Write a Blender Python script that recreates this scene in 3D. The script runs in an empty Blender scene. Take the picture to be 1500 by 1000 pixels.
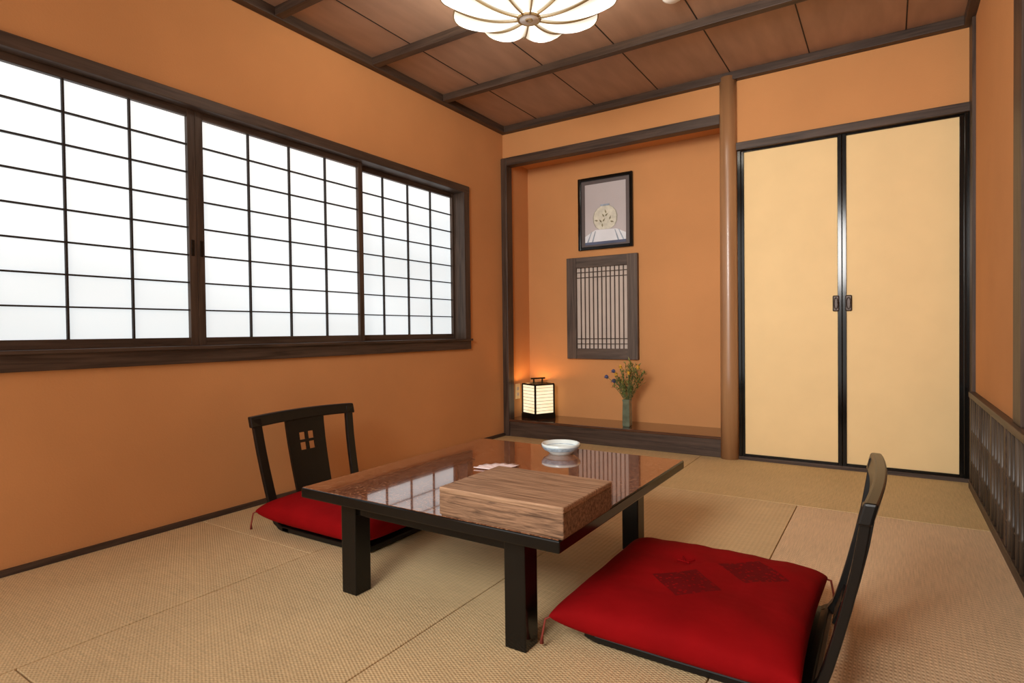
import bpy, bmesh, math, random
from mathutils import Vector, Matrix
random.seed(7)
sc=bpy.context.scene
COL=bpy.context.collection
# ------------------------------------------------------------ materials
def newmat(name):
    m=bpy.data.materials.new(name); m.use_nodes=True
    nt=m.node_tree; b=nt.nodes["Principled BSDF"]; return m,nt,b
def N(nt,t,**k):
    n=nt.nodes.new(t)
    for a,v in k.items(): setattr(n,a,v)
    return n
def coords(nt,scale=(1,1,1),rot=(0,0,0),kind='Object'):
    tc=N(nt,'ShaderNodeTexCoord'); mp=N(nt,'ShaderNodeMapping')
    mp.inputs['Scale'].default_value=scale; mp.inputs['Rotation'].default_value=rot
    nt.links.new(tc.outputs[kind],mp.inputs[0]); return mp.outputs[0]
def ramp(nt,fac,stops):
    r=N(nt,'ShaderNodeValToRGB'); e=r.color_ramp.elements
    while len(e)<len(stops): e.new(0.5)
    for i,(p,c) in enumerate(stops):
        e[i].position=p; e[i].color=(c[0],c[1],c[2],1)
    nt.links.new(fac,r.inputs[0]); return r.outputs[0]
def bump(nt,b,h,strength=.2,dist=.002):
    bn=N(nt,'ShaderNodeBump'); bn.inputs['Strength'].default_value=strength; bn.inputs['Distance'].default_value=dist
    nt.links.new(h,bn.inputs['Height']); nt.links.new(bn.outputs[0],b.inputs['Normal'])
def mul(c,k): return tuple(min(1,x*k) for x in c)
def noisy(name,c,rough=.6,scale=8,var=.12,bs=.1,bscale=200,bdist=.001,coat=0,stretch=(1,1,1),spec=.5):
    m,nt,b=newmat(name)
    v=coords(nt,stretch); n=N(nt,'ShaderNodeTexNoise'); n.inputs['Scale'].default_value=scale; n.inputs['Detail'].default_value=5
    nt.links.new(v,n.inputs[0])
    nt.links.new(ramp(nt,n.outputs[0],[(.3,mul(c,1-var)),(.7,mul(c,1+var))]),b.inputs['Base Color'])
    b.inputs['Roughness'].default_value=rough; b.inputs['Coat Weight'].default_value=coat
    b.inputs['Coat Roughness'].default_value=.05; b.inputs['Specular IOR Level'].default_value=spec
    if bs>0:
        n2=N(nt,'ShaderNodeTexNoise'); n2.inputs['Scale'].default_value=bscale; n2.inputs['Detail'].default_value=3
        nt.links.new(v,n2.inputs[0]); bump(nt,b,n2.outputs[0],bs,bdist)
    return m
def wood(name,c1,c2,axis='X',rough=.45,scale=1.0,coat=0,bs=.25,spec=.5,fr=22,along=1.2):
    m,nt,b=newmat(name)
    st={'X':(along,fr,fr),'Y':(fr,along,fr),'Z':(fr,fr,along)}[axis]
    v=coords(nt,tuple(s*scale for s in st))
    n=N(nt,'ShaderNodeTexNoise'); n.inputs['Scale'].default_value=2.2; n.inputs['Detail'].default_value=8; n.inputs['Roughness'].default_value=.62; n.inputs['Distortion'].default_value=.6
    nt.links.new(v,n.inputs[0])
    nt.links.new(ramp(nt,n.outputs[0],[(.33,c1),(.5,tuple((a+b_)/2 for a,b_ in zip(c1,c2))),(.68,c2)]),b.inputs['Base Color'])
    b.inputs['Roughness'].default_value=rough; b.inputs['Coat Weight'].default_value=coat; b.inputs['Coat Roughness'].default_value=.08
    b.inputs['Specular IOR Level'].default_value=spec
    bump(nt,b,n.outputs[0],bs,.002); return m
def emit(name,c,s,c2=None,scale=3,stretch=(1,1,1),base=.6):
    m,nt,b=newmat(name)
    b.inputs['Base Color'].default_value=(c[0]*base,c[1]*base,c[2]*base,1); b.inputs['Roughness'].default_value=.8
    b.inputs['Specular IOR Level'].default_value=.1
    if c2:
        n=N(nt,'ShaderNodeTexNoise'); n.inputs['Scale'].default_value=scale; n.inputs['Detail'].default_value=2
        nt.links.new(coords(nt,stretch),n.inputs[0])
        nt.links.new(ramp(nt,n.outputs[0],[(.35,c2),(.62,c)]),b.inputs['Emission Color'])
    else: b.inputs['Emission Color'].default_value=(*c,1)
    b.inputs['Emission Strength'].default_value=s
    return m
M={}
M['wall']=noisy('orange_plaster',(.60,.280,.108),.92,2.2,.05,.35,140,.0015,spec=.15)
dk1,dk2=(.032,.020,.014),(.095,.060,.042)
M['darkX']=wood('dark_wood_x',dk1,dk2,'X',spec=.3)
M['darkY']=wood('dark_wood_y',dk1,dk2,'Y',spec=.3)
M['darkZ']=wood('dark_wood_z',dk1,dk2,'Z',spec=.3)
M['latt']=wood('weathered_frame_wood',(.05,.033,.024),(.13,.09,.065),'Z',.6)
M['lattX']=wood('weathered_frame_wood_x',(.05,.033,.024),(.13,.09,.065),'X',.6)
M['log']=wood('polished_log',(.29,.14,.060),(.38,.20,.09),'Z',.35,.35,.15,.05)
M['ceil']=noisy('ceiling_board',(.37,.225,.150),.55,3,.12,.1,60,.001,stretch=(5,1,1))
M['lac']=noisy('black_lacquer',(.006,.005,.004),.13,5,.2,0,coat=.0,spec=.28)
M['lacsoft']=noisy('black_lacquer_satin',(.007,.006,.005),.3,5,.2,0,coat=.0,spec=.3)
M['black']=noisy('black_seam',(.015,.010,.008),.7,5,.2,0)
M['fus']=noisy('fusuma_paper',(.87,.635,.325),.75,5,.03,.12,60,.001,spec=.2)
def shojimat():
    m,nt,b=newmat('shoji_paper_daylight_glow')
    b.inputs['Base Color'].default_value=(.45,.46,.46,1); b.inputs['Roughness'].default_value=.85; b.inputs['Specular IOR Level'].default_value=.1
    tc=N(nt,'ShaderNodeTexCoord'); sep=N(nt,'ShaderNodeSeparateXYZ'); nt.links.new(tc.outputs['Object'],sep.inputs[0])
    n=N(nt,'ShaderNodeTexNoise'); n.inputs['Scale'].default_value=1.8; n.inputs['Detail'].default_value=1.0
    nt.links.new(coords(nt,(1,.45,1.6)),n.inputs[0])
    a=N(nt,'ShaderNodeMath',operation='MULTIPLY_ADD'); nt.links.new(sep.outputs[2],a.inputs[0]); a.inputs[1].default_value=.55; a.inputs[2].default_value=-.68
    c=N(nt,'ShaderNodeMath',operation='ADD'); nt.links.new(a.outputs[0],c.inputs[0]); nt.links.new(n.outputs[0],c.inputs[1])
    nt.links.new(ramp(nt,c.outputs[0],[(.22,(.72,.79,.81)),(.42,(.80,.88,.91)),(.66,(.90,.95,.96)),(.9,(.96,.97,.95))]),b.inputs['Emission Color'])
    b.inputs['Emission Strength'].default_value=.90; return m  # paper emits by itself, standing in for daylight coming through it
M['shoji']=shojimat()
M['ledge']=noisy('ledge_lacquer',(.075,.030,.016),.12,8,.3,0,coat=.6,stretch=(1,8,8))
M['metal']=noisy('bronze_metal',(.05,.035,.028),.4,30,.2,0); M['metal'].node_tree.nodes["Principled BSDF"].inputs['Metallic'].default_value=.6
M['por']=noisy('white_porcelain',(.70,.78,.76),.12,30,.03,0,coat=.5)
M['blue']=noisy('blue_glaze',(.36,.47,.55),.2,60,.3,0,coat=.5)
M['white']=noisy('white_plastic',(.8,.78,.74),.4,5,.02,0)
M['paper']=noisy('pale_pink_napkin',(.82,.66,.64),.8,30,.05,.2,80)
M['celadon']=noisy('celadon_glaze',(.12,.15,.10),.2,20,.3,.1,40,coat=.5)
M['leaf']=noisy('leaf_green',(.12,.16,.035),.6,60,.5,0)
M['leaf2']=noisy('leaf_olive',(.27,.26,.06),.6,60,.4,0)
M['stem']=noisy('stem_green',(.12,.15,.05),.6,20,.3,0)
M['yellow']=noisy('yellow_petals',(.72,.42,.05),.6,60,.25,0)
M['thistle']=noisy('blue_thistle',(.075,.08,.17),.7,80,.5,.5,200,.002)
NP=10
def lampmat():
    m,nt,b=newmat('lamp_petal_glow')
    b.inputs['Base Color'].default_value=(.4,.38,.33,1); b.inputs['Roughness'].default_value=.6
    tc=N(nt,'ShaderNodeTexCoord'); sep=N(nt,'ShaderNodeSeparateXYZ'); nt.links.new(tc.outputs['Object'],sep.inputs[0])
    a=N(nt,'ShaderNodeMath',operation='ARCTAN2'); nt.links.new(sep.outputs[1],a.inputs[0]); nt.links.new(sep.outputs[0],a.inputs[1])
    k=N(nt,'ShaderNodeMath',operation='MULTIPLY'); nt.links.new(a.outputs[0],k.inputs[0]); k.inputs[1].default_value=NP
    c=N(nt,'ShaderNodeMath',operation='COSINE'); nt.links.new(k.outputs[0],c.inputs[0])
    d=N(nt,'ShaderNodeMath',operation='MULTIPLY_ADD'); nt.links.new(c.outputs[0],d.inputs[0]); d.inputs[1].default_value=.5; d.inputs[2].default_value=.5
    nt.links.new(ramp(nt,d.outputs[0],[(0,(.22,.18,.12)),(.06,(.36,.32,.24)),(.30,(.50,.48,.43)),(1,(1,.97,.90))]),b.inputs['Emission Color'])  # emission darkened toward the ribs, painting the shading between petals
    b.inputs['Emission Strength'].default_value=2.1; return m
M['lamp']=lampmat()
M['lampup']=emit('lamp_inner_glow',(1,.93,.80),13)
M['gold']=noisy('gold_wire',(.34,.23,.10),.45,10,.1,0)
M['lantern']=emit('lantern_paper_glow',(1,.87,.60),1.0,(1,.74,.42),5,base=.3)
M['tassel']=noisy('red_thread',(.22,.03,.015),.8,40,.2,0)
M['bamboo']=noisy('smoked_bamboo',(.07,.05,.035),.4,12,.5,.1,60,stretch=(1,1,.3))
M['screen']=noisy('dark_panel',(.05,.036,.027),.6,10,.3,.1,60)
M['latpaper']=noisy('aged_paper',(.58,.48,.41),.8,6,.06,.05,50)
def tatami(name,c,axis):
    m,nt,b=newmat(name)
    tc=N(nt,'ShaderNodeTexCoord'); sep=N(nt,'ShaderNodeSeparateXYZ'); nt.links.new(tc.outputs['Object'],sep.inputs[0])
    def sinw(o,per):
        a=N(nt,'ShaderNodeMath',operation='MULTIPLY'); a.inputs[1].default_value=2*math.pi/per; nt.links.new(o,a.inputs[0])
        s=N(nt,'ShaderNodeMath',operation='SINE'); nt.links.new(a.outputs[0],s.inputs[0]); return s.outputs[0]
    A,B=(sep.outputs[0],sep.outputs[1]) if axis=='X' else (sep.outputs[1],sep.outputs[0])
    rib=sinw(A,.0165); fine=sinw(B,.009)
    mr=N(nt,'ShaderNodeMath',operation='MULTIPLY'); nt.links.new(rib,mr.inputs[0]); nt.links.new(fine,mr.inputs[1])
    ad=N(nt,'ShaderNodeMath',operation='MULTIPLY_ADD'); nt.links.new(rib,ad.inputs[0]); ad.inputs[1].default_value=.8; nt.links.new(mr.outputs[0],ad.inputs[2])
    sc_=(4,90,1) if axis=='X' else (90,4,1)
    n=N(nt,'ShaderNodeTexNoise'); n.inputs['Scale'].default_value=3; n.inputs['Detail'].default_value=6; nt.links.new(coords(nt,sc_),n.inputs[0])
    n2=N(nt,'ShaderNodeTexNoise'); n2.inputs['Scale'].default_value=3; n2.inputs['Detail'].default_value=2; nt.links.new(coords(nt),n2.inputs[0])
    mx=N(nt,'ShaderNodeMath',operation='MULTIPLY_ADD'); nt.links.new(n2.outputs[0],mx.inputs[0]); mx.inputs[1].default_value=.4; nt.links.new(n.outputs[0],mx.inputs[2])
    ma=N(nt,'ShaderNodeMath',operation='MULTIPLY_ADD'); nt.links.new(ad.outputs[0],ma.inputs[0]); ma.inputs[1].default_value=.07; nt.links.new(mx.outputs[0],ma.inputs[2])
    nt.links.new(ramp(nt,ma.outputs[0],[(.4,mul(c,.80)),(.7,c),(.95,mul(c,1.14))]),b.inputs['Base Color'])
    b.inputs['Roughness'].default_value=.6; b.inputs['Specular IOR Level'].default_value=.2
    bump(nt,b,ad.outputs[0],.4,.0015); return m
M['tatA']=tatami('tatami_green',(.67,.49,.265),'X')
M['tatB']=tatami('tatami_pale_sheen',(.74,.53,.325),'Y')  # paler tone has the sheen of the weave direction painted in
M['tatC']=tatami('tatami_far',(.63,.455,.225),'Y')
def speckle():
    m,nt,b=newmat('speckled_lacquer')
    v=coords(nt)
    n=N(nt,'ShaderNodeTexNoise'); n.inputs['Scale'].default_value=140; n.inputs['Detail'].default_value=3; n.inputs['Roughness'].default_value=.6; nt.links.new(v,n.inputs[0])
    nt.links.new(ramp(nt,n.outputs[0],[(.36,(.08,.026,.013)),(.46,(.19,.062,.026)),(.55,(.26,.095,.043)),(.64,(.37,.19,.10))]),b.inputs['Base Color'])
    b.inputs['Roughness'].default_value=.06; b.inputs['Coat Weight'].default_value=.6; b.inputs['Coat Roughness'].default_value=.02; b.inputs['Specular IOR Level'].default_value=.5
    return m
M['table']=speckle()
M['box']=wood('burnt_paulownia',(.15,.080,.043),(.44,.265,.155),'X',.6,1.0,0,.5,.2,70,3)
M['boxend']=wood('burnt_paulownia_side',(.065,.034,.019),(.31,.175,.10),'X',.65,1.0,0,.9,.2,60,5)
def cushmat():
    m,nt,b=newmat('red_brocade')
    c=(.235,.0030,.0042)
    tc=N(nt,'ShaderNodeTexCoord'); sep=N(nt,'ShaderNodeSeparateXYZ'); nt.links.new(tc.outputs['Object'],sep.inputs[0])
    def mth(op,a,bv=None,bo=None):
        n=N(nt,'ShaderNodeMath',operation=op)
        nt.links.new(a,n.inputs[0])
        if bo is not None: nt.links.new(bo,n.inputs[1])
        elif bv is not None: n.inputs[1].default_value=bv
        return n.outputs[0]
    def dia(cx,cy,r):
        ax=mth('ABSOLUTE',mth('SUBTRACT',sep.outputs[0],cx)); ay=mth('ABSOLUTE',mth('SUBTRACT',sep.outputs[1],cy))
        s=mth('ADD',ax,bo=ay); return mth('LESS_THAN',s,r)
    mask=mth('MAXIMUM',dia(.315,.06,.092),bo=dia(.18,-.10,.092))
    vo=N(nt,'ShaderNodeTexVoronoi'); vo.inputs['Scale'].default_value=75; nt.links.new(tc.outputs['Object'],vo.inputs[0])
    t=mth('GREATER_THAN',vo.outputs[0],.30)
    mk=mth('MULTIPLY',mask,bo=t)
    n=N(nt,'ShaderNodeTexNoise'); n.inputs['Scale'].default_value=5; nt.links.new(tc.outputs['Object'],n.inputs[0])
    base=ramp(nt,n.outputs[0],[(.3,mul(c,.85)),(.7,mul(c,1.12))])
    mix=N(nt,'ShaderNodeMixRGB'); nt.links.new(mk,mix.inputs[0]); nt.links.new(base,mix.inputs[1]); mix.inputs[2].default_value=(.13,.004,.005,1)
    nt.links.new(mix.outputs[0],b.inputs['Base Color'])
    b.inputs['Roughness'].default_value=.85; b.inputs['Specular IOR Level'].default_value=.06
    n3=N(nt,'ShaderNodeTexNoise'); n3.inputs['Scale'].default_value=7; n3.inputs['Detail'].default_value=3; nt.links.new(tc.outputs['Object'],n3.inputs[0])
    bump(nt,b,n3.outputs[0],.5,.02); return m
M['cush']=cushmat()
# ------------------------------------------------------------ builders
def link(o,parent=None):
    COL.objects.link(o)
    if parent: o.parent=parent
    return o
def group(name,loc=(0,0,0),rz=0):
    e=bpy.data.objects.new(name,None); e.location=loc; e.rotation_euler=(0,0,rz); e.empty_display_size=.05
    return link(e)
def fin(bm,name,mat,parent=None,bevel=0,smooth=False,seg=2,loc=None):
    bmesh.ops.recalc_face_normals(bm,faces=bm.faces)
    me=bpy.data.meshes.new(name); bm.to_mesh(me); bm.free()
    if smooth:
        for p in me.polygons: p.use_smooth=True
    me.materials.append(M[mat] if isinstance(mat,str) else mat)
    o=bpy.data.objects.new(name,me)
    if loc: o.location=loc
    if bevel:
        mo=o.modifiers.new('b','BEVEL'); mo.width=bevel; mo.segments=seg; mo.limit_method='ANGLE'
    return link(o,parent)
def addbox(bm,lo,hi):
    vs=[bm.verts.new((x,y,z)) for x in (lo[0],hi[0]) for y in (lo[1],hi[1]) for z in (lo[2],hi[2])]
    for f in ((0,1,3,2),(4,6,7,5),(0,4,5,1),(2,3,7,6),(0,2,6,4),(1,5,7,3)):
        bm.faces.new([vs[i] for i in f])
def boxes(name,lst,mat,parent=None,bevel=0):
    bm=bmesh.new()
    for lo,hi in lst: addbox(bm,lo,hi)
    return fin(bm,name,mat,parent,bevel)
def box(name,lo,hi,mat,parent=None,bevel=0): return boxes(name,[(lo,hi)],mat,parent,bevel)
def addlathe(bm,prof,c=(0,0,0),n=40):
    rings=[]
    for r,z in prof:
        if r<1e-6: rings.append([bm.verts.new((c[0],c[1],c[2]+z))])
        else: rings.append([bm.verts.new((c[0]+r*math.cos(2*math.pi*i/n),c[1]+r*math.sin(2*math.pi*i/n),c[2]+z)) for i in range(n)])
    for a,b in zip(rings,rings[1:]):
        for i in range(n):
            j=(i+1)%n
            if len(a)==1: bm.faces.new([a[0],b[i],b[j]])
            elif len(b)==1: bm.faces.new([a[i],b[0],a[j]])
            else: bm.faces.new([a[i],b[i],b[j],a[j]])
def lathe(name,prof,mat,parent=None,c=(0,0,0),n=40,smooth=True):
    bm=bmesh.new(); addlathe(bm,prof,c,n); return fin(bm,name,mat,parent,smooth=smooth)
def addtube(bm,pts,r,n=8,flat=None):
    pts=[Vector(p) for p in pts]; rings=[]
    for i,p in enumerate(pts):
        d=(pts[min(i+1,len(pts)-1)]-pts[max(i-1,0)]).normalized()
        u=d.cross(Vector((0,0,1)))
        if u.length<.05: u=d.cross(Vector((0,1,0)))
        u.normalize(); w=d.cross(u)
        rr=r[i] if isinstance(r,(list,tuple)) else r
        rings.append([bm.verts.new(p+u*rr*math.cos(2*math.pi*k/n)+w*rr*math.sin(2*math.pi*k/n)) for k in range(n)])
    for a,b in zip(rings,rings[1:]):
        for k in range(n): bm.faces.new([a[k],b[k],b[(k+1)%n],a[(k+1)%n]])
    bm.faces.new(rings[0]); bm.faces.new(rings[-1][::-1])
def tubes(name,lst,mat,parent=None,n=8):
    bm=bmesh.new()
    for pts,r in lst: addtube(bm,pts,r,n)
    return fin(bm,name,mat,parent,smooth=True)
# ------------------------------------------------------------ room
D=3.775; XR=2.861; HB=2.32; HC=2.362; YF=-0.9; AB=4.095
boxes('wall_left',[((-.14,YF,0),(0,D+.45,.70)),((-.14,YF,1.81),(0,D+.45,2.45)),((-.14,3.30,.70),(0,D+.45,1.81)),((-.14,YF,.70),(0,-.49,1.81))],'wall')
boxes('wall_back',[((0,D,2.12),(1.66,AB,2.45)),
                   ((1.66,D,1.90),(2.95,D+.12,2.45)),
                   ((0,AB,0),(1.70,AB+.1,2.45)),
                   ((1.64,D+.02,0),(1.70,AB,2.2)),
                   ((1.70,D+.075,0),(2.95,D+.12,1.95))],'wall')
box('wall_alcove_side',(0,D+.03,0),(.03,AB,2.2),'wall')
box('wall_right',(XR,YF,0),(XR+.12,D+.12,2.45),'wall')
box('floor',(-.1,YF-.6,-.10),(2.96,D+.4,-.045),'screen')
def mat_(x0,x1,y0,y1,m):
    g=.0018
    box('tatami_mat',(x0+g,y0+g,-.045),(x1-g,y1-g,0),m,None,.002)
YB=2.91
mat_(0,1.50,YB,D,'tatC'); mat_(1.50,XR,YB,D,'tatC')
mat_(0,.725,1.378,YB,'tatA'); mat_(0,.725,-.15,1.378,'tatA'); mat_(0,.725,-1.5,-.15,'tatA')
mat_(.725,1.45,.52,YB,'tatA'); mat_(.725,1.45,-1.5,.52,'tatA')
mat_(1.45,2.152,.2,YB,'tatA'); mat_(1.45,2.152,-1.5,.2,'tatB')
mat_(2.152,XR,.9,YB,'tatB'); mat_(2.152,XR,-1.5,.9,'tatB')
bm=bmesh.new()
xs=[-.12,.33,.795,1.243,1.692,2.124,2.579,3.0]
for a,b in zip(xs,xs[1:]): addbox(bm,(a+.0025,YF,HC),(b-.0025,D+.1,HC+.015))
addbox(bm,(-.14,YF,HC+.008),(3.0,D+.1,HC+.09))
fin(bm,'ceiling','ceil',None,.001)
boxes('ceiling_seams',[((x-.003,YF,HC-.0015),(x+.003,D,HC+.004)) for x in xs[1:-1]],'black')
boxes('ceiling_beam',[((.03,y-.022,HB),(XR-.02,y+.022,HC+.002)) for y in (3.03,2.405,1.78,1.155,.53,-.095)],'darkX',None,.002)
box('trim_left',(-.0,YF,HB-.005),(.045,D,HC+.002),'darkY',None,.003)
box('trim_back',(.04,D-.045,HB-.005),(XR,D+.01,HC+.002),'darkX',None,.003)
box('trim_right',(XR-.04,YF,HB-.005),(XR+.01,D-.04,HC+.002),'darkY',None,.003)
box('baseboard_left',(-.005,YF,-.001),(.014,D-.01,.022),'darkY',None,.002)
box('baseboard_back',(1.70,D-.012,-.001),(2.85,D+.07,.020),'darkX',None,.002)
box('trim_corner_post',(-.002,D-.03,0),(.050,D+.05,HB-.25+.055),'darkZ',None,.004)
box('trim_alcove_lintel',(.0,D-.028,2.066),(1.625,D+.045,2.128),'darkX',None,.003)
box('trim_alcove_sill',(.050,D-.02,0),(1.625,D+.03,.118),'darkX',None,.003)
box('alcove_floor',(.03,D-.026,.112),(1.64,AB,.130),'ledge',None,.003)
lathe('alcove_post',[(0,0),(.054,0),(.0535,.5),(.052,1.2),(.0505,1.9),(.050,HB+.02),(0,HB+.02)],'log',None,(1.672,D-.008,0),48)
box('trim_right_post',(2.846,D-.12,0),(2.90,D+.06,HC),'darkZ',None,.003)
box('trim_door_lintel',(1.715,D-.022,1.889),(2.85,D+.075,1.936),'darkX',None,.003)
box('trim_door_jamb',(1.722,D-.005,.02),(1.742,D+.075,1.889),'lac',None,.002)
box('trim_door_jamb',(2.826,D-.012,.02),(2.848,D+.075,1.889),'lac',None,.002)
def fusuma(name,x0,x1,y,hx):
    g=group(name,(0,0,0)); w=.021; z0,z1=.020,1.889
    box('paper_panel',(x0+w*.6,y+.004,z0+.012),(x1-w*.6,y+.018,z1-.012),'fus',g)
    boxes('lacquer_frame',[((x0,y-.004,z0),(x0+w,y+.024,z1)),((x1-w,y-.004,z0),(x1,y+.024,z1)),
        ((x0+w,y-.004,z0),(x1-w,y+.024,z0+.014)),((x0+w,y-.004,z1-.012),(x1-w,y+.024,z1))],'lac',g,.002)
    box('pull_plate',(hx-.017,y-.009,.895),(hx+.017,y+.004,.985),'metal',g,.006)
    bm=bmesh.new(); pts=[(hx+.010*math.cos(t),y-.013,.94+.032*math.sin(t)) for t in [i*math.pi/8 for i in range(17)]]
    addtube(bm,pts,.003,6); fin(bm,'pull_ring','metal',g,smooth=True)
fusuma('door_1',1.738,2.279,D+.012,2.250)
fusuma('door_2',2.281,2.828,D+.012,2.312)
g=group('wainscot_panel')
box('panel',(XR-.012,YF,.02),(XR+.002,D-.12,.46),'screen',g)
boxes('rails',[((XR-.028,YF,.452),(XR+.001,D-.121,.478)),((XR-.028,YF,0),(XR+.001,D-.121,.04))]+
      [((XR-.024,y-.012,.04),(XR+.001,y+.012,.452)) for y in (3.63,3.30,2.95,2.61,1.9,1.5,1.1,.7,.3)],'darkY',g,.002)
ls=[]
y=3.60
while y>0:
    r=.0075; ls.append(([(XR-.018,y,.04),(XR-.018,y,.14),(XR-.018,y,.145),(XR-.018,y,.15),(XR-.018,y,.29),(XR-.018,y,.295),(XR-.018,y,.30),(XR-.018,y,.452)],[r,r,r*1.35,r,r,r*1.35,r,r])); y-=.075
tubes('bamboo_rods',ls,'bamboo',g,8)
box('trim_right_pillar',(XR-.010,2.42,.478),(XR+.04,2.56,HC),'darkZ',None,.002)
# ------------------------------------------------------------ window
g=group('window_1')
WY0,WY1=-.506,3.314
boxes('frame_horizontal',[((-.12,WY0,.683),(.022,WY1,.755)),((-.12,WY0,1.775),(.022,WY1,1.824)),((-.12,WY0,.742),(.040,WY1,.757))],'darkY',g,.003)
boxes('frame_vertical',[((-.12,3.252,.75),(.020,WY1,1.78)),((-.12,WY0,.75),(.020,-.444,1.78))],'darkZ',g,.003)
box('added_backing_board',(-.135,WY0,.70),(-.122,WY1,1.81),'white',g)  # opaque backing added behind the paper, unseen and not a light
def shoji(i,y0,y1,x,s0,s1,hy=None):
    z0,z1,zb,zt=.757,1.775,.792,1.745
    boxes('shoji_%d_frame'%i,[((x-.014,y0,z0),(x+.014,y0+s0,z1)),((x-.014,y1-s1,z0),(x+.014,y1,z1))],'darkZ',g,.0015)
    boxes('shoji_%d_rails'%i,[((x-.013,y0+s0,z0),(x+.013,y1-s1,zb)),((x-.013,y0+s0,zt),(x+.013,y1-s1,z1))],'darkY',g,.0015)
    a,b=y0+s0,y1-s1
    L=[((x-.006,a+(b-a)*k/4-.0035,zb),(x+.007,a+(b-a)*k/4+.0035,zt)) for k in (1,2,3)]
    L+=[((x-.006,a,zb+(zt-zb)*k/8-.003),(x+.0065,b,zb+(zt-zb)*k/8+.003)) for k in range(1,8)]
    boxes('shoji_%d_lattice'%i,L,'black',g)
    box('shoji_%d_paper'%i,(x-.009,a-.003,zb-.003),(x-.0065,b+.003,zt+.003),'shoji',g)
    if hy: box('shoji_%d_pull'%i,(x+.012,hy-.007,1.145),(x+.017,hy+.007,1.215),'lac',g,.002)
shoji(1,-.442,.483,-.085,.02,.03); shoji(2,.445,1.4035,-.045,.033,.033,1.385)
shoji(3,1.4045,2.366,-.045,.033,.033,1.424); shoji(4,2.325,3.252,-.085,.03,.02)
# ------------------------------------------------------------ ceiling lamp
g=group('ceiling_lamp',(1.255,2.09,2.085))
R0=.045; R1=.365
def lampz(s): return .012+.085*s**2.0
bm=bmesh.new(); ribs=[]
for k in range(NP):
    nu,nv=8,12; gr=[]
    for j in range(nv+1):
        s=j/nv; row=[]
        for i in range(nu+1):
            f=-1+2*i/nu; ph=2*math.pi*(k+f*.5)/NP
            Rm=R1*(1-.12*f*f); r=R0+(Rm-R0)*s
            z=lampz(s)-.010*math.sin(math.pi*min(1,s*1.0))**.8*(1-f*f)-.012*s*(1-f*f)
            row.append(bm.verts.new((r*math.cos(ph),r*math.sin(ph),z)))
        gr.append(row)
    for j in range(nv):
        for i in range(nu): bm.faces.new([gr[j][i],gr[j][i+1],gr[j+1][i+1],gr[j+1][i]])
    ph=2*math.pi*(k+.5)/NP
    ribs.append(([((R0+(R1*.88-R0)*j/10)*math.cos(ph),(R0+(R1*.88-R0)*j/10)*math.sin(ph),lampz(j/10)-.010) for j in range(11)],.0040))
    rim=[]
    for i in range(13):
        f=-1+2*i/12; p2=2*math.pi*(k+f*.5)/NP; Rm=R1*(1-.12*f*f)
        rim.append((Rm*math.cos(p2),Rm*math.sin(p2),lampz(1)-.012*(1-f*f)))
    ribs.append((rim,.0035))
bmesh.ops.remove_doubles(bm,verts=bm.verts,dist=.0005)
fin(bm,'petals','lamp',g,smooth=True)
tubes('wire_ribs',ribs,'gold',g,6)
lathe('upper_bowl',[(.30,.090),(.30,.10),(.27,.16),(.22,.22),(.16,.262)],'lampup',g)
lathe('ceiling_canopy',[(0,.262),(.17,.262),(.17,.277),(0,.277)],'white',g)
lathe('hub_disc',[(0,.0),(.040,.0),(.044,.008),(.040,.016),(0,.016)],'white',g)
tubes('hub_ring',[([(.045*math.cos(t),.045*math.sin(t),.004) for t in [i*math.pi/16 for i in range(33)]],.006),([(.012*math.cos(t),.012*math.sin(t),.0) for t in [i*math.pi/8 for i in range(17)]],.004)],'gold',g,8)
lathe('smoke_detector',[(0,-.035),(.03,-.035),(.045,-.025),(.055,-.008),(.055,0),(0,0)],'white',None,(1.66,2.71,HC),32)
# ------------------------------------------------------------ table
g=group('low_table',(0,0,0))
TX0,TX1,TY0,TY1,TZ=.963,1.872,1.162,2.125,.325
box('table_top',(TX0,TY0,TZ-.032),(TX1,TY1,TZ-.0012),'lac',g,.004)
box('top_surface',(TX0+.004,TY0+.004,TZ-.006),(TX1-.004,TY1-.004,TZ),'table',g)
LX0,LX1,LY0,LY1=1.075,1.742,1.222,2.062; lw=.062
boxes('legs',[((x,y,0),(x+lw,y+lw,TZ-.031)) for x in (LX0,LX1-lw) for y in (LY0,LY1-lw)],'lac',g,.003)
boxes('apron',[((LX0+.012,LY0+.012,.245),(LX1-.012,LY0+.034,.296)),((LX0+.012,LY1-.034,.245),(LX1-.012,LY1-.012,.296)),
     ((LX0+.012,LY0+.03,.245),(LX0+.034,LY1-.03,.296)),((LX1-.034,LY0+.03,.245),(LX1-.012,LY1-.03,.296))],'lac',g,.002)
g=group('wooden_box',(1.70,1.303,TZ),0)
box('lid_top',(-.182,-.139,.060),(.182,.139,.076),'box',g,.004)
box('lid_sides',(-.1815,-.1385,.004),(.1815,.1385,.061),'boxend',g,.003)
box('base',(-.178,-.135,0),(.178,.135,.006),'boxend',g,.001)
bm=bmesh.new(); nn=24; prev=None
for i in range(nn+1):
    t=math.radians(72+118*i/nn); R_=.094+.003*math.sin(i*.8)
    row=[bm.verts.new((r*math.cos(t),r*math.sin(t),.003+.0012*(1+math.cos(math.pi*i*.5))*r/.09)) for r in (.012,.045,.075,R_)]
    if prev:
        for a in range(3): bm.faces.new([prev[a],prev[a+1],row[a+1],row[a]])
    prev=row
o=fin(bm,'paper_napkin','paper',None,smooth=True,loc=(1.378,1.645,TZ)); s=o.modifiers.new('s','SOLIDIFY'); s.thickness=.003; s.offset=0
g=group('porcelain_ashtray',(1.425,2.01,TZ))
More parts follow.
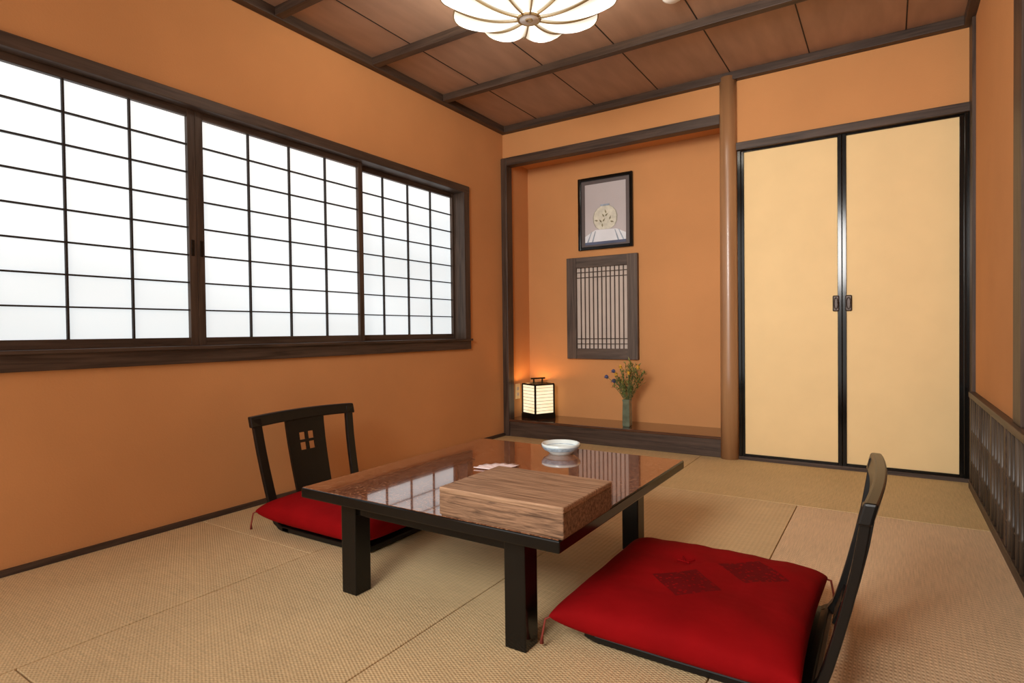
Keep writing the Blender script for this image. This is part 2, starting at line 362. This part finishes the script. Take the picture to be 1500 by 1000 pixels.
lathe('bowl',[(0,0),(.045,0),(.048,.006),(.064,.016),(.074,.030),(.076,.038),(.073,.041),(.069,.039),(.063,.026),(.045,.017),(0,.015)],'por',g)
lathe('blue_band',[(.066,.0165),(.0755,.0290),(.0762,.0315)],'blue',g)
lathe('inner_rim',[(.0692,.0385),(.0640,.0270),(.0600,.0245)],'blue',g)
# ------------------------------------------------------------ zaisu chairs (face +X locally)
def zabuton(parent,cx,L,W,z0,T):
    bm=bmesh.new(); n=36
    MID=z0+T*.50
    def P(u,v,s):
        x=cx+u*L/2*(1-.035*(1-v*v)*abs(u)**3); y=v*W/2*(1-.035*(1-u*u)*abs(v)**3)
        e=max(0,(1-abs(u)**4))*max(0,(1-abs(v)**4)); e=e**.36
        d=math.hypot(u-.2,v+.3); tuft=.012*math.exp(-(d/.09)**2)
        wr=(.003*math.sin(9*u+4*v)*math.sin(7*v-3*u)+.0015*math.sin(22*u)*math.sin(3*v+1))*e
        return (x,y,MID+.50*T*e-tuft+wr) if s>0 else (x,y,MID-T*.50*e)
    for s in (1,-1):
        gr=[[bm.verts.new(P(math.sin(math.pi/2*(-1+2*i/n)),math.sin(math.pi/2*(-1+2*j/n)),s)) for i in range(n+1)] for j in range(n+1)]
        for j in range(n):
            for i in range(n): bm.faces.new([gr[j][i],gr[j][i+1],gr[j+1][i+1],gr[j+1][i]])
    bmesh.ops.remove_doubles(bm,verts=bm.verts,dist=.0004)
    fin(bm,'cushion','cush',parent,smooth=True)
    ls=[]
    for sx in (-1,1):
        for sy in (-1,1):
            x=cx+sx*L/2; y=sy*W/2
            ls.append(([(x-sx*.01,y-sy*.01,MID),(x+sx*.008,y+sy*.004,MID-.008),(x+sx*.014,y+sy*.010,z0+.01),(x+sx*.016,y+sy*.010,z0-.012)],[.003,.003,.003,.006]))
    tubes('tassels',ls,'tassel',parent,6)
    tx,ty=cx+.2*L/2,-.3*W/2; zt=z0+T-.010
    tubes('tuft',[([(tx-.022,ty-.012,zt+.008),(tx,ty,zt+.001),(tx+.022,ty+.012,zt+.008)],.0025),
                  ([(tx-.014,ty+.02,zt+.008),(tx,ty,zt+.001),(tx+.014,ty-.02,zt+.008)],.0025)],'cush',parent,6)
prof=[(-.098,.452),(-.092,.40),(-.079,.32),(-.062,.24),(-.044,.165),(-.027,.10),(-.013,.055),(.004,.028),(.035,.012),(.080,.008)]
def profat(z):
    for (x0,z0),(x1,z1) in zip(prof,prof[1:]):
        if z1<=z<=z0:
            t=(z-z1)/(z0-z1); return x1+(x0-x1)*t
    return prof[-1][0]
def strip(bm,pts,th=.014):
    fr=[];bk=[]
    for i,(x,z,a,b) in enumerate(pts):
        p0=pts[max(i-1,0)];p1=pts[min(i+1,len(pts)-1)]
        dx,dz=p1[0]-p0[0],p1[1]-p0[1];l=math.hypot(dx,dz) or 1
        nx,nz=-dz/l*th/2,dx/l*th/2
        fr.append((bm.verts.new((x+nx,a,z+nz)),bm.verts.new((x+nx,b,z+nz))))
        bk.append((bm.verts.new((x-nx,a,z-nz)),bm.verts.new((x-nx,b,z-nz))))
    for i in range(len(pts)-1):
        bm.faces.new([fr[i][0],fr[i][1],fr[i+1][1],fr[i+1][0]])
        bm.faces.new([bk[i][0],bk[i+1][0],bk[i+1][1],bk[i][1]])
        bm.faces.new([fr[i][0],fr[i+1][0],bk[i+1][0],bk[i][0]])
        bm.faces.new([fr[i][1],bk[i][1],bk[i+1][1],fr[i+1][1]])
    bm.faces.new([fr[0][0],bk[0][0],bk[0][1],fr[0][1]]); bm.faces.new([fr[-1][0],fr[-1][1],bk[-1][1],bk[-1][0]])
def seq(z0,z1,n=16): return [z0+(z1-z0)*i/n for i in range(n+1)]
def zaisu(loc,rz,cush):
    g=group('floor_chair',loc,rz)
    HW=lambda z:.236+.030*(z/.45)
    bm=bmesh.new()
    for s in (-1,1):
        zs=seq(.452,.03,18); pts=[]
        for z in zs:
            o=HW(z)*s; i=(HW(z)-.038)*s; pts.append((profat(z),z,min(o,i),max(o,i)))
        pts+= [(.012,.026,*sorted((s*.236,s*.200))),(.026,.016,*sorted((s*.236,s*.200))),(.045,.0125,*sorted((s*.236,s*.19))),(.09,.0105,*sorted((s*.236,s*.18)))]
        strip(bm,pts,.020)
    fin(bm,'side_posts','lacsoft',g,.003)
    bm=bmesh.new(); n=20; ring=[]
    for i in range(n+1):
        f=-1+2*i/n; y=f*.274; zc=.438+.007*(1-f*f); x=-.098-.014*(1-f*f); h=.023; t=.013
        ring.append([bm.verts.new((x+dx-.25*dz,y,zc+dz)) for dx,dz in ((-t,-h),(t,-h),(t,h),(-t,h))])
    for a,b in zip(ring,ring[1:]):
        for k in range(4): bm.faces.new([a[k],b[k],b[(k+1)%4],a[(k+1)%4]])
    bm.faces.new(ring[0]);bm.faces.new(ring[-1][::-1])
    fin(bm,'top_rail','lacsoft',g,.005,smooth=False)
    bm=bmesh.new(); c0,c1=.285,.362
    wd=lambda z:.096+.006*((z-.25)/.2)
    def sp(z0,z1,y0f,y1f,n=6):
        strip(bm,[(profat(z)-.004-.008,z,y0f(z),y1f(z)) for z in seq(z1,z0,n)],.012)
    sp(.05,c0,lambda z:-wd(z),wd,12); sp(c1,.438,lambda z:-wd(z),wd,6)
    q=.040
    sp(c0,c1,lambda z:-wd(z),lambda z:-q); sp(c0,c1,lambda z:q,wd)
    sp(c0,c1,lambda z:-.006,lambda z:.006); zm=(c0+c1)/2; sp(zm-.006,zm+.006,lambda z:-q,lambda z:q,2)
    fin(bm,'back_splat','lacsoft',g)
    bm=bmesh.new(); 
    for a in ((-.212,-.085),(.085,.212)): strip(bm,[(profat(z)-.006,z,a[0],a[1]) for z in seq(.11,.05,3)],.012)
    fin(bm,'lower_rail','lacsoft',g)
    bm=bmesh.new(); strip(bm,[(.0,.032,-.232,.232),(.02,.020,-.234,.234),(.05,.0125,-.236,.236),(.30,.012,-.236,.236),(.50,.0125,-.232,.232),(.535,.016,-.222,.222)],.020)
    fin(bm,'seat_board','lacsoft',g,.004)
    cx,L,W,z0,T=cush
    zabuton(g,cx,L,W,z0,T)
    return g
zaisu((.385,1.705,.0),0,(.265,.61,.59,.026,.122))
zaisu((2.368,1.585,.0),math.pi,(.303,.575,.615,.024,.115))
# ------------------------------------------------------------ alcove items
AZ=.130
ang=math.atan2(.42,-.9)
g=group('paper_lantern',(.194,3.945,AZ),ang+math.pi/2)
h=.0875; H0,H1_=.035,.262
t=.006
boxes('frame',[((sx*h-t,sy*h-t,0),(sx*h+t,sy*h+t,H1_)) for sx in (-1,1) for sy in (-1,1)]+
   [((-h,s*h-t,z-t),(h,s*h+t,z+t)) for s in (-1,1) for z in (H0,H1_)]+[((s*h-t,-h,z-t),(s*h+t,h,z+t)) for s in (-1,1) for z in (H0,H1_)]+
   [((-h-.008,-h-.008,.0),(h+.008,h+.008,.030))],'lacsoft',g,.001)
boxes('handle',[((-.045,-.006,H1_),(-.035,.006,H1_+.045)),((.035,-.006,H1_),(.045,.006,H1_+.045)),((-.065,-.007,H1_+.037),(.065,.007,H1_+.049)),((-h,-.006,H1_-.004),(h,.006,H1_+.006))],'lacsoft',g,.001)
p=h-.002
boxes('paper_sides',[((-p,-p,H0),(p,-p+.002,H1_)),((-p,p-.002,H0),(p,p,H1_)),((-p,-p,H0),(-p+.002,p,H1_)),((p-.002,-p,H0),(p,p,H1_))],'lantern',g)
L=[]
for k in range(1,9):
    z=H0+(H1_-H0)*k/9
    for s in (-1,1): L+=[((-h,s*h-.0015,z-.0012),(h,s*h+.0015,z+.0012)),((s*h-.0015,-h,z-.0012),(s*h+.0015,h,z+.0012))]
boxes('paper_ribs',L,'gold',g)
pl=bpy.data.lights.new('lantern_glow','POINT'); pl.energy=2.4; pl.color=(1,.48,.16); pl.shadow_soft_size=.03
po=bpy.data.objects.new('lantern_light',pl); po.location=(0,0,H1_-.03); link(po,g)
g=group('wall_outlet',(.03,3.90,.33))
box('plate',(0,-.035,-.06),(.006,.035,.06),'fus',g,.003); boxes('sockets',[((.005,-.014,z-.012),(.008,.014,z+.012)) for z in (-.022,.022)],'latpaper',g,.001)
g=group('lattice_wall_panel',(.681,AB,.975)); hw,hh=.288,.389; fw=.080
boxes('frame_vertical',[((-hw,-.035,-hh),(-hw+fw,0,hh)),((hw-fw,-.035,-hh),(hw,0,hh))],'latt',g,.003)
boxes('frame_horizontal',[((-hw+fw,-.032,hh-fw),(hw-fw,0,hh)),((-hw+fw,-.032,-hh),(hw-fw,0,-hh+fw))],'lattX',g,.003)
box('paper',(-hw+fw,-.010,-hh+fw),(hw-fw,-.004,hh-fw),'latpaper',g)
iw,ih=hw-fw,hh-fw; L=[]
nb=11
for k in range(1,nb+1):
    x=-iw+2*iw*k/(nb+1); L.append(((x-.0035,-.018,-ih),(x+.0035,-.010,ih)))
for z in (ih-.035,ih-.075,-ih+.075,-ih+.035): L.append(((-iw,-.017,z-.003),(iw,-.010,z+.003)))
boxes('lattice',L,'darkZ',g)
g=group('framed_vase_picture',(.712,AB,1.69)); hw,hh=.220,.274; fw=.024
boxes('frame',[((-hw,-.026,-hh),(-hw+fw,0,hh)),((hw-fw,-.026,-hh),(hw,0,hh)),((-hw+fw,-.026,hh-fw),(hw-fw,0,hh)),((-hw+fw,-.026,-hh),(hw-fw,0,-hh+fw))],'lac',g,.004)
M['pg']=noisy('print_grey',(.54,.50,.50),.3,2,.08,0,coat=.2); M['pw']=noisy('print_white',(.80,.83,.87),.25,6,.06,0,coat=.2); M['pd']=noisy('print_dark',(.10,.12,.20),.25,5,.2,0,coat=.2)
M['pm']=noisy('print_mount',(.11,.085,.08),.5,5,.1,0)
M['pv']=noisy('print_vase',(.70,.68,.56),.25,28,.14,0); M['pdk']=noisy('print_motif',(.24,.22,.13),.3,30,.4,0); M['pbl']=noisy('print_neck_blue',(.35,.42,.50),.3,30,.3,0)
M['pvs']=noisy('print_vase_shade',(.36,.35,.28),.3,28,.2,0)
box('mount',(-hw+fw,-.010,-hh+fw),(hw-fw,-.004,hh-fw),'pm',g)
box('print_background',(-.165,-.012,-.215),(.165,-.0095,.222),'pg',g)
def flat(name,pts,y,mat):
    bm=bmesh.new(); bm.faces.new([bm.verts.new((x,y,z)) for x,z in pts]); return fin(bm,name,mat,g)
flat('print_cloth',[(-.165,-.215),(.165,-.215),(.165,-.165),(.09,-.13),(-.08,-.125),(-.165,-.17)],-.0128,'pw')
for xa in (-.15,-.11,.10,.14): flat('print_cloth_fold',[(xa,-.215),(xa+.012,-.215),(xa*.75+.006,-.135),(xa*.75,-.135)],-.0132,'pbl')
box('print_shadow_band',(-.165,-.0128,-.235),(.165,-.0118,-.215),'pd',g)
vz=-.03
pf=[(.045,-.095),(.075,-.075),(.092,-.04),(.095,0),(.085,.035),(.062,.062),(.038,.075),(.036,.09)]
flat('print_vase_shade',[(x*1.05,z+vz) for x,z in pf]+[(-x*1.05,z+vz) for x,z in pf[::-1]],-.0134,'pvs')
flat('print_vase',[(x*.97,z+vz) for x,z in pf]+[(-x*.97,z+vz) for x,z in pf[::-1]],-.0137,'pv')
flat('print_vase_neck',[(-.036,vz+.078),(.036,vz+.078),(.036,vz+.092),(-.036,vz+.092)],-.0140,'pbl')
bl=bmesh.new()
def bleaf(x,z,a,l,w):
    c_,s_=math.cos(a),math.sin(a)
    pts=[(0,0),(l*.4,w),(l,0),(l*.4,-w)]
    bl.faces.new([bl.verts.new((x+px*c_-pz*s_,-.0143,vz+z+px*s_+pz*c_)) for px,pz in pts])
for x,z,a in ((-.02,-.08,1.7),(-.025,-.045,2.3),(-.02,-.04,.9),(-.005,-.005,2.2),(.0,0,.7),(.01,.02,1.9),(.035,-.03,1.2),(.04,-.04,-.3),(-.055,-.03,2.9)):
    bleaf(x,z,a,.034,.007)
fin(bl,'print_motif','pdk',g)
# vase & flowers
g=group('flower_vase',(.965,3.855,AZ))
bm=bmesh.new()
prof_=[(.024,0),(.027,.01),(.026,.10),(.024,.17),(.027,.19),(.022,.19),(.020,.17),(.020,.03)]
rings=[]
for r,z in prof_:
    rings.append([bm.verts.new((sx*r,sy*r,z)) for sx,sy in ((-1,-1),(1,-1),(1,1),(-1,1))])
for a,b in zip(rings,rings[1:]):
    for k in range(4): bm.faces.new([a[k],b[k],b[(k+1)%4],a[(k+1)%4]])
bm.faces.new(rings[0]); bm.faces.new(rings[-1])
fin(bm,'vase_body','celadon',g,.005)
stems=[];leafs=bmesh.new();leafs2=bmesh.new();yel=bmesh.new();thi=bmesh.new()
def leaf(bm,p,d,L,w):
    d=d.normalized(); u=d.cross(Vector((random.uniform(-.5,.5),random.uniform(-.5,.5),1))).normalized(); n=d.cross(u)
    a=bm.verts.new(p); b=bm.verts.new(p+d*L*.45+u*w+n*w*.3); c=bm.verts.new(p+d*L*.45-u*w+n*w*.3); e=bm.verts.new(p+d*L-n*w*.6); m_=bm.verts.new(p+d*L*.5)
    bm.faces.new([a,b,m_]); bm.faces.new([a,m_,c]); bm.faces.new([b,e,m_]); bm.faces.new([m_,e,c])
def ball(bm,c,r,sub=1):
    bmesh.ops.create_icosphere(bm,subdivisions=sub,radius=r,matrix=Matrix.Translation(c))
for k in range(28):
    tx=random.uniform(-.10,.13); ty=random.uniform(-.06,.08); tz=.19+random.uniform(.10,.31)*(1-.55*abs(tx-.02)/.14)
    p0=Vector((random.uniform(-.012,.012),random.uniform(-.012,.012),.12)); p2=Vector((tx,ty,tz)); p1=Vector((tx*.35,ty*.35,.19+(tz-.19)*.55))
    pts=[]
    for i in range(9):
        t_=i/8; pts.append(p0*(1-t_)**2+p1*2*t_*(1-t_)+p2*t_*t_)
    stems.append((pts,.0016))
    for i in range(3,9):
        for q_ in range(4 if i>5 else 2):
            d=Vector((random.uniform(-1,1),random.uniform(-1,1),random.uniform(-.1,1.1)))
            leaf(leafs if random.random()<.6 else leafs2,pts[i],d,random.uniform(.022,.045),random.uniform(.003,.007))
def special(bm,tx,ty,tz,kind):
    p0=Vector((0,0,.12)); p2=Vector((tx,ty,tz)); p1=Vector((tx*.3,ty*.3,.19+(tz-.19)*.6))
    stems.append(([p0*(1-t_)**2+p1*2*t_*(1-t_)+p2*t_*t_ for t_ in [i/8 for i in range(9)]],.0018))
    if kind=='t':
        ball(bm,p2,.014,2)
        for i in range(16):
            a=i*math.pi/8; leaf(bm,p2-Vector((0,0,.006)),Vector((math.cos(a),math.sin(a)*.7-.3,.35*math.sin(a*3))),.028,.003)
    else:
        for i in range(12):
            a=i*math.pi/6; leaf(bm,p2,Vector((math.cos(a),-.4,math.sin(a))),.018,.0055)
        ball(bm,p2,.006,1)
special(thi,-.145,-.02,.345,'t'); special(thi,-.085,-.03,.32,'t'); special(thi,-.10,-.0,.385,'t')
for q_ in ((-.02,-.07,.42),(.045,-.08,.38),(.10,-.05,.42),(-.05,-.07,.37)): special(yel,*q_,'y')
tubes('stems',stems,'stem',g,5)
fin(leafs,'leaves',  'leaf',g); fin(leafs2,'leaves_light','leaf2',g); fin(yel,'yellow_flowers','yellow',g); fin(thi,'thistle_flowers','thistle',g)
# ------------------------------------------------------------ light & world
w=bpy.data.worlds.new('world'); sc.world=w; w.use_nodes=True
bg=w.node_tree.nodes['Background']; bg.inputs[0].default_value=(1,.97,.93,1); bg.inputs[1].default_value=1.95
sb=bpy.data.lights.new('added_fill_light','AREA'); sb.shape='DISK'; sb.size=1.0; sb.energy=24; sb.color=(1,.97,.93); sb.spread=math.radians(85)  # added fill behind the camera to brighten the back of the room
so=bpy.data.objects.new('added_fill_light',sb); so.location=(1.75,-.85,1.75)
so.rotation_euler=(Vector((1.75,3.8,1.10))-Vector(so.location)).to_track_quat('-Z','Y').to_euler(); link(so)
# ------------------------------------------------------------ camera
f=855.54; yaw,pitch,roll=.5728,-.0164,-.0118
F=Vector((-math.sin(yaw)*math.cos(pitch),math.cos(yaw)*math.cos(pitch),math.sin(pitch)))
R0_=Vector((math.cos(yaw),math.sin(yaw),0)); U0=R0_.cross(F)
R=R0_*math.cos(roll)+U0*math.sin(roll); U=-R0_*math.sin(roll)+U0*math.cos(roll)
cam=bpy.data.cameras.new('camera'); cam.sensor_width=36; cam.lens=f/1500*36; cam.clip_start=.02
co=bpy.data.objects.new('camera',cam)
co.matrix_world=Matrix(((R.x,U.x,-F.x,2.5004),(R.y,U.y,-F.y,0),(R.z,U.z,-F.z,.8),(0,0,0,1)))
link(co); sc.camera=co
sc.view_settings.view_transform='Standard'; sc.view_settings.look='None'; sc.view_settings.exposure=0.05
